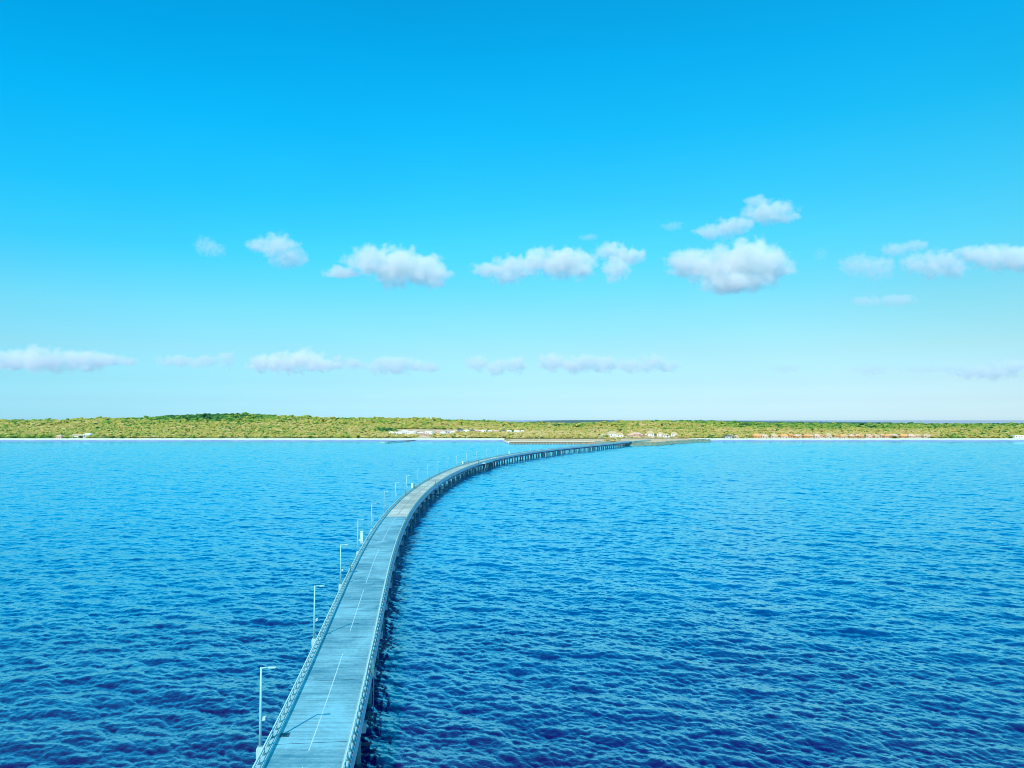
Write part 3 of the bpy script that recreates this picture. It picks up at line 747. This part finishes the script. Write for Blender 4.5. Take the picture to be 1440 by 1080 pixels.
g = np.random.default_rng(77)
specs = [(562, 1612, 18, 12, 5.5, 0, 0, True), (551, 1618, 10, 8, 4, 1, 0, False), (578, 1628, 22, 12, 6, 0, 0, True), (592, 1595, 12, 9, 4, 1, 0, False), (604, 1650, 16, 10, 5, 0, 0, True), (599, 1562, 9, 8, 3.5, 1, 2, False), (617, 1660, 14, 10, 5, 1, 2, False),
         (623, 1620, 10, 8, 4, 0, 0, False), (631, 1690, 15, 10, 6, 2, 2, False), (640, 1705, 12, 10, 5, 1, 2, False), (637, 1655, 11, 8, 4, 0, 0, False), (648, 1720, 12, 9, 6, 2, 3, False), (656, 1712, 14, 9, 5, 0, 0, False), (664, 1735, 9, 8, 5, 2, 3, False), (671, 1715, 12, 8, 4, 1, 2, False),
         (679, 1735, 14, 8, 5, 0, 0, True), (689, 1730, 10, 8, 4, 1, 0, False), (698, 1735, 14, 8, 4, 1, 2, False), (708, 1738, 9, 8, 5, 2, 3, False), (716, 1740, 12, 8, 4, 0, 0, False), (727, 1740, 14, 8, 4, 0, 0, False), (735, 1742, 8, 7, 4, 0, 0, False), (585, 1668, 12, 9, 5, 1, 2, False), (570, 1665, 14, 9, 5, 0, 0, False)]
specs.sort()
for i, (px, Y, w, d, h, wi, ri, fl) in enumerate(specs):
    house('resort_building', px, Y, w, d, h, 2.6, wi, ri, f'{WALL_W[wi]} {ROOF_W[ri]} building in the pale cleared resort, {nth(i + 1)} from its left end', 'building', 'resort buildings on the cleared ground', g.uniform(-.2, .2), fl)
for i, (px, Y, w, d, h, rh, ri) in enumerate([(848, 1500, 10, 8, 4, 3, 1), (860, 1545, 22, 14, 5, 5, 1), (872, 1510, 13, 12, 4, 4.5, 1), (886, 1490, 12, 10, 4, 3, 2), (894, 1540, 22, 12, 4.5, 3.5, 2), (905, 1490, 14, 10, 4, 3, 2), (914, 1555, 15, 14, 5, 5, 1), (928, 1550, 12, 10, 4.5, 4, 1), (935, 1500, 13, 9, 4, 3, 1), (947, 1560, 12, 10, 4, 4, 1)]):
    house('beach_pavilion', px, Y, w, d, h, rh, 1 if ri == 2 else 0, ri, f'{"straw thatched" if ri == 1 else "pink roofed"} pavilion above the bridge end, {nth(i + 1)} from the left of the ten', 'pavilion', 'pavilions above the bridge end', g.uniform(-.3, .3))
for i, px in enumerate([1061, 1073, 1089, 1103, 1117, 1131, 1145, 1163, 1181, 1196, 1209, 1222, 1233, 1244, 1256, 1267, 1281, 1298]):
    ri, wi = [(4, 3), (2, 1), (1, 1), (4, 1), (2, 3)][i % 5]
    house('beach_cabana', px + g.uniform(-3, 3), 1468 + g.uniform(-12, 22), g.uniform(8, 14), g.uniform(7, 10), g.uniform(3.4, 5), g.uniform(2.8, 4.6), wi, ri, f'{ROOF_W[ri]} {WALL_W[wi]} cabana in the row behind the right beach, {nth(i + 1)} from the left', 'cabana', 'cabanas behind the right beach', g.uniform(-.15, .15))
for i, px in enumerate([1058, 1068, 1082, 1096, 1110, 1124, 1139, 1153, 1172, 1188, 1203, 1215, 1228, 1239, 1251, 1262, 1274, 1290, 1304]):
    ri, wi = [(4, 3), (1, 1), (2, 3), (4, 1)][i % 4]
    house('beach_hut', px + g.uniform(-2, 2), 1505 + g.uniform(-8, 22), g.uniform(6, 10), g.uniform(6, 8), g.uniform(3, 4.2), g.uniform(2.4, 3.6), wi, ri, f'small {ROOF_W[ri]} {WALL_W[wi]} hut behind the cabana row, {nth(i + 1)} hut from the left', 'hut', 'huts behind the cabana row', g.uniform(-.3, .3))
house('beach_villa', 111, 1490, 24, 10, 4, 3, 0, 1, 'long white thatched villa among the trees on the left beach', 'villa', None, .1)
house('beach_villa', 126, 1484, 14, 10, 6, 3, 2, 0, 'grey walled villa just right of the long thatched one on the left beach', 'villa', None, -.1)
house('beach_hut', 86, 1462, 10, 8, 4, 2.5, 1, 2, 'small pink hut left of the long white thatched villa on the left beach', 'hut', None)
house('beach_hut', 1023, 1456, 13, 9, 4, 2.5, 2, 3, 'dark roofed grey hut beside the pale sand right of the bridge end', 'hut', None)
house('beach_hut', 1034, 1456, 9, 7, 3.4, 2.5, 1, 2, 'pink hut just right of the dark roofed grey hut', 'hut', None)
house('beach_house', 1433, 1470, 30, 14, 5, 3, 0, 0, 'white flat roofed building at the far right edge of the beach', 'building', None, 0, True)

# radio mast on the wooded ridge at the left
x = az(203) * 2560; mast = empty('radio_mast', (x, 2560, float(land_z(x, 2560))))
for a in (0, 2.09, 4.19):
    m = MB(); m.tube([(.9 * math.cos(a), .9 * math.sin(a), 0), (.25 * math.cos(a), .25 * math.sin(a), 46)], .12, 5); m.build('leg', galv, mast)
m = MB()
for k in range(22):
    z0 = k * 2.0; r0 = .9 - .65 * z0 / 46
    for a in (0, 2.09, 4.19):
        m.tube([(r0 * math.cos(a), r0 * math.sin(a), z0), (r0 * math.cos(a + 2.09), r0 * math.sin(a + 2.09), z0 + 1.9)], .06, 4)
m.build('bracing', galv, mast); tag(mast, 'thin pale radio mast above the wooded ridge at the left', 'mast')

# ------------------------------------------------------------------ clouds
def make_cloud(label, base, puffs, rho=.02, thr=.30, namp=.55, seed=0):
    """puffs: (x, y, half width, half height) in picture columns and rows; base: cloud base altitude in metres gives the distance"""
    ymax = max(p[1] + p[3] * .6 for p in puffs); D = base / ((HORIZON - ymax) / F_PX); k = D / F_PX
    cx = sum(p[0] for p in puffs) / len(puffs); cy = sum(p[1] for p in puffs) / len(puffs)
    C0 = Vector(((cx - 720) * k, D, CAM_H + (HORIZON - cy) * k))
    g = np.random.default_rng(seed + 100)
    L = []
    for px, py, rx, ry in puffs:
        rad = (rx * k * 1.5, max(rx, ry) * k * 1.3, ry * k * 1.55)
        L.append((((px - cx) * k, g.uniform(-.3, .3) * rad[1], (cy - py) * k), rad))
    bv, bf = ico(3); V, Fc, off = [], [], 0
    for c, r in L:
        V.append(bv * np.array(r) * 1.03 + np.array(c)); Fc.append(bf + off); off += len(bv)
    t = NT('cloud_vapour'); t.n.remove(t.b); p = t.coord()
    size = max(max(r) for c, r in L)
    tot = None
    nz0 = t.noise(p, 1.7 / size, 2, .5)
    for c, r in L:
        a = t.new('VectorMath', operation='SUBTRACT'); t.l.new(p, a.inputs[0]); a.inputs[1].default_value = c
        b = t.new('VectorMath', operation='DIVIDE'); t.l.new(a.outputs[0], b.inputs[0]); b.inputs[1].default_value = r
        d = t.new('VectorMath', operation='DOT_PRODUCT'); t.l.new(b.outputs[0], d.inputs[0]); t.l.new(b.outputs[0], d.inputs[1])
        e = t.math('MAXIMUM', t.math('SUBTRACT', 1.0, d.outputs['Value']), 0.0)
        tot = e if tot is None else t.math('SMOOTH_MAX', tot, e, .15)
    nz = t.noise(p, 3.6 / size, 8, .66)
    f = t.math('ADD', tot, t.math('MULTIPLY', t.math('SUBTRACT', nz, .5), namp * 5.0))
    f = t.math('ADD', f, t.math('MULTIPLY', t.math('SUBTRACT', nz0, .5), namp))
    f = t.math('MULTIPLY', t.math('SUBTRACT', f, thr + .22), 2.4, clamp=True)
    f = t.math('MULTIPLY', f, t.math('MULTIPLY', tot, 6.0, clamp=True))
    vol = t.new('VolumePrincipled'); vol.inputs['Color'].default_value = (.998, .969, .947, 1); vol.inputs['Anisotropy'].default_value = .0
    t.l.new(t.math('MULTIPLY', f, rho / k * .5), vol.inputs['Density'])
    t.l.new(vol.outputs[0], t.out.inputs['Volume'])
    o = np_mesh('cloud', np.concatenate(V), np.concatenate(Fc), t.m); o.location = C0
    rm = o.modifiers.new('joined', 'REMESH'); rm.mode = 'VOXEL'; rm.voxel_size = max(min(min(r) for c, r in L) / 5, size / 30)
    tag(o, label, 'cloud', 'small fair weather clouds')
    return o

UP, LOW = 900.0, 1000.0
CL = [
 ('faint small heart shaped cloud, leftmost of the upper row', UP, [(283, 342, 16, 13), (298, 350, 15, 9)], .05, .30, .5),
 ('small wedge shaped cloud, second from the left in the upper row', UP, [(360, 341, 20, 9), (388, 345, 26, 17), (402, 359, 26, 14)], .10, .28, .5),
 ('large bright cloud in the upper left, left end ragged', UP, [(520, 367, 32, 19), (556, 372, 40, 25), (590, 377, 34, 21), (614, 384, 20, 17), (478, 381, 24, 8)], .14, .26, .5),
 ('low pale cloud, left part of the middle trio', UP, [(690, 378, 26, 10), (716, 379, 28, 18), (730, 372, 16, 12)], .13, .28, .5),
 ('rounded white cloud, centre of the middle trio', UP, [(758, 363, 22, 19), (792, 366, 38, 19), (815, 375, 22, 17)], .15, .28, .5),
 ('anvil shaped white cloud, right part of the middle trio', UP, [(862, 350, 24, 11), (885, 357, 25, 12), (868, 376, 20, 19)], .13, .28, .5),
 ('flat topped white cloud high in the upper right', UP, [(1072, 277, 20, 7), (1080, 299, 36, 12), (1102, 305, 22, 8)], .11, .28, .5),
 ('long flat cloud below left of the highest cloud', UP, [(1002, 323, 22, 9), (1030, 317, 26, 12), (1046, 312, 16, 10)], .11, .28, .5),
 ('largest cloud, wide and grey based in the upper right', UP, [(975, 365, 32, 19), (1005, 372, 36, 22), (1045, 369, 48, 26), (1085, 375, 32, 20), (1038, 396, 46, 14)], .13, .26, .5),
 ('thin pale cloud at the left of the right hand group', UP, [(1210, 370, 24, 15), (1240, 374, 24, 17)], .06, .30, .5),
 ('small flat cloud above the right hand group', UP, [(1268, 347, 20, 9), (1290, 344, 18, 8)], .08, .30, .5),
 ('bright rounded cloud in the middle of the right hand group', UP, [(1290, 369, 20, 14), (1318, 371, 28, 18), (1345, 378, 20, 12)], .10, .28, .5),
 ('white cloud cut by the right edge of the picture', UP, [(1370, 356, 24, 11), (1405, 357, 30, 16), (1440, 362, 34, 16)], .13, .28, .5),
 ('faint thin streak of cloud below the right hand group', UP, [(1218, 423, 22, 7), (1258, 423, 28, 7)], .06, .30, .5),
 ('tiny faint wisp just above the middle trio', UP, [(829, 331, 14, 4)], .05, .28, .5),
 ('tiny faint wisp left of the highest cloud', UP, [(948, 315, 16, 6)], .04, .28, .5),
 ('tiny faint wisp right of the largest cloud', UP, [(1157, 356, 9, 9)], .03, .28, .5),
 ('wide grey cloud low at the left edge', LOW, [(15, 506, 42, 14), (62, 506, 40, 17), (110, 508, 38, 14), (158, 506, 34, 8)], 0.13, .36, .55),
 ('thin grey cloud low, right of the wide one', LOW, [(245, 507, 30, 8), (282, 508, 26, 9), (318, 506, 14, 13)], 0.10, .38, .55),
 ('brightest low cloud with a rounded white top', LOW, [(368, 511, 24, 13), (400, 508, 28, 15), (428, 505, 24, 18), (455, 514, 26, 9)], 0.20, .36, .5),
 ('stepped low cloud between the rounded one and the bridge', LOW, [(475, 507, 16, 8), (500, 512, 24, 9), (550, 515, 34, 12), (592, 514, 26, 10)], 0.13, .38, .55),
 ('low cloud just left of the picture centre with two white heads', LOW, [(672, 510, 20, 12), (700, 516, 24, 11), (725, 512, 20, 12)], 0.15, .38, .5),
 ('low wide cloud right of the two headed one', LOW, [(780, 508, 26, 13), (812, 512, 34, 12), (850, 513, 24, 11)], 0.15, .38, .5),
 ('low pale cloud at the end of the central row', LOW, [(890, 513, 26, 11), (915, 510, 22, 13), (938, 516, 20, 8)], 0.13, .38, .5),
 ('tiny faint cloud low in the right sky', LOW, [(1107, 518, 22, 6)], 0.07, .38, .5),
 ('small faint low cloud right of the tiny one', LOW, [(1228, 520, 26, 8)], 0.07, .38, .5),
 ('thin grey streak of cloud low near the right edge', LOW, [(1290, 520, 30, 6), (1340, 518, 30, 5)], 0.05, .38, .5),
 ('grey low cloud at the right edge', LOW, [(1370, 524, 36, 9), (1405, 520, 36, 13), (1440, 514, 20, 8)], 0.10, .38, .55),
]
for i, (lb, b, pf, rho, thr, na) in enumerate(CL):
    make_cloud(lb, b, pf, rho, thr, na, i)
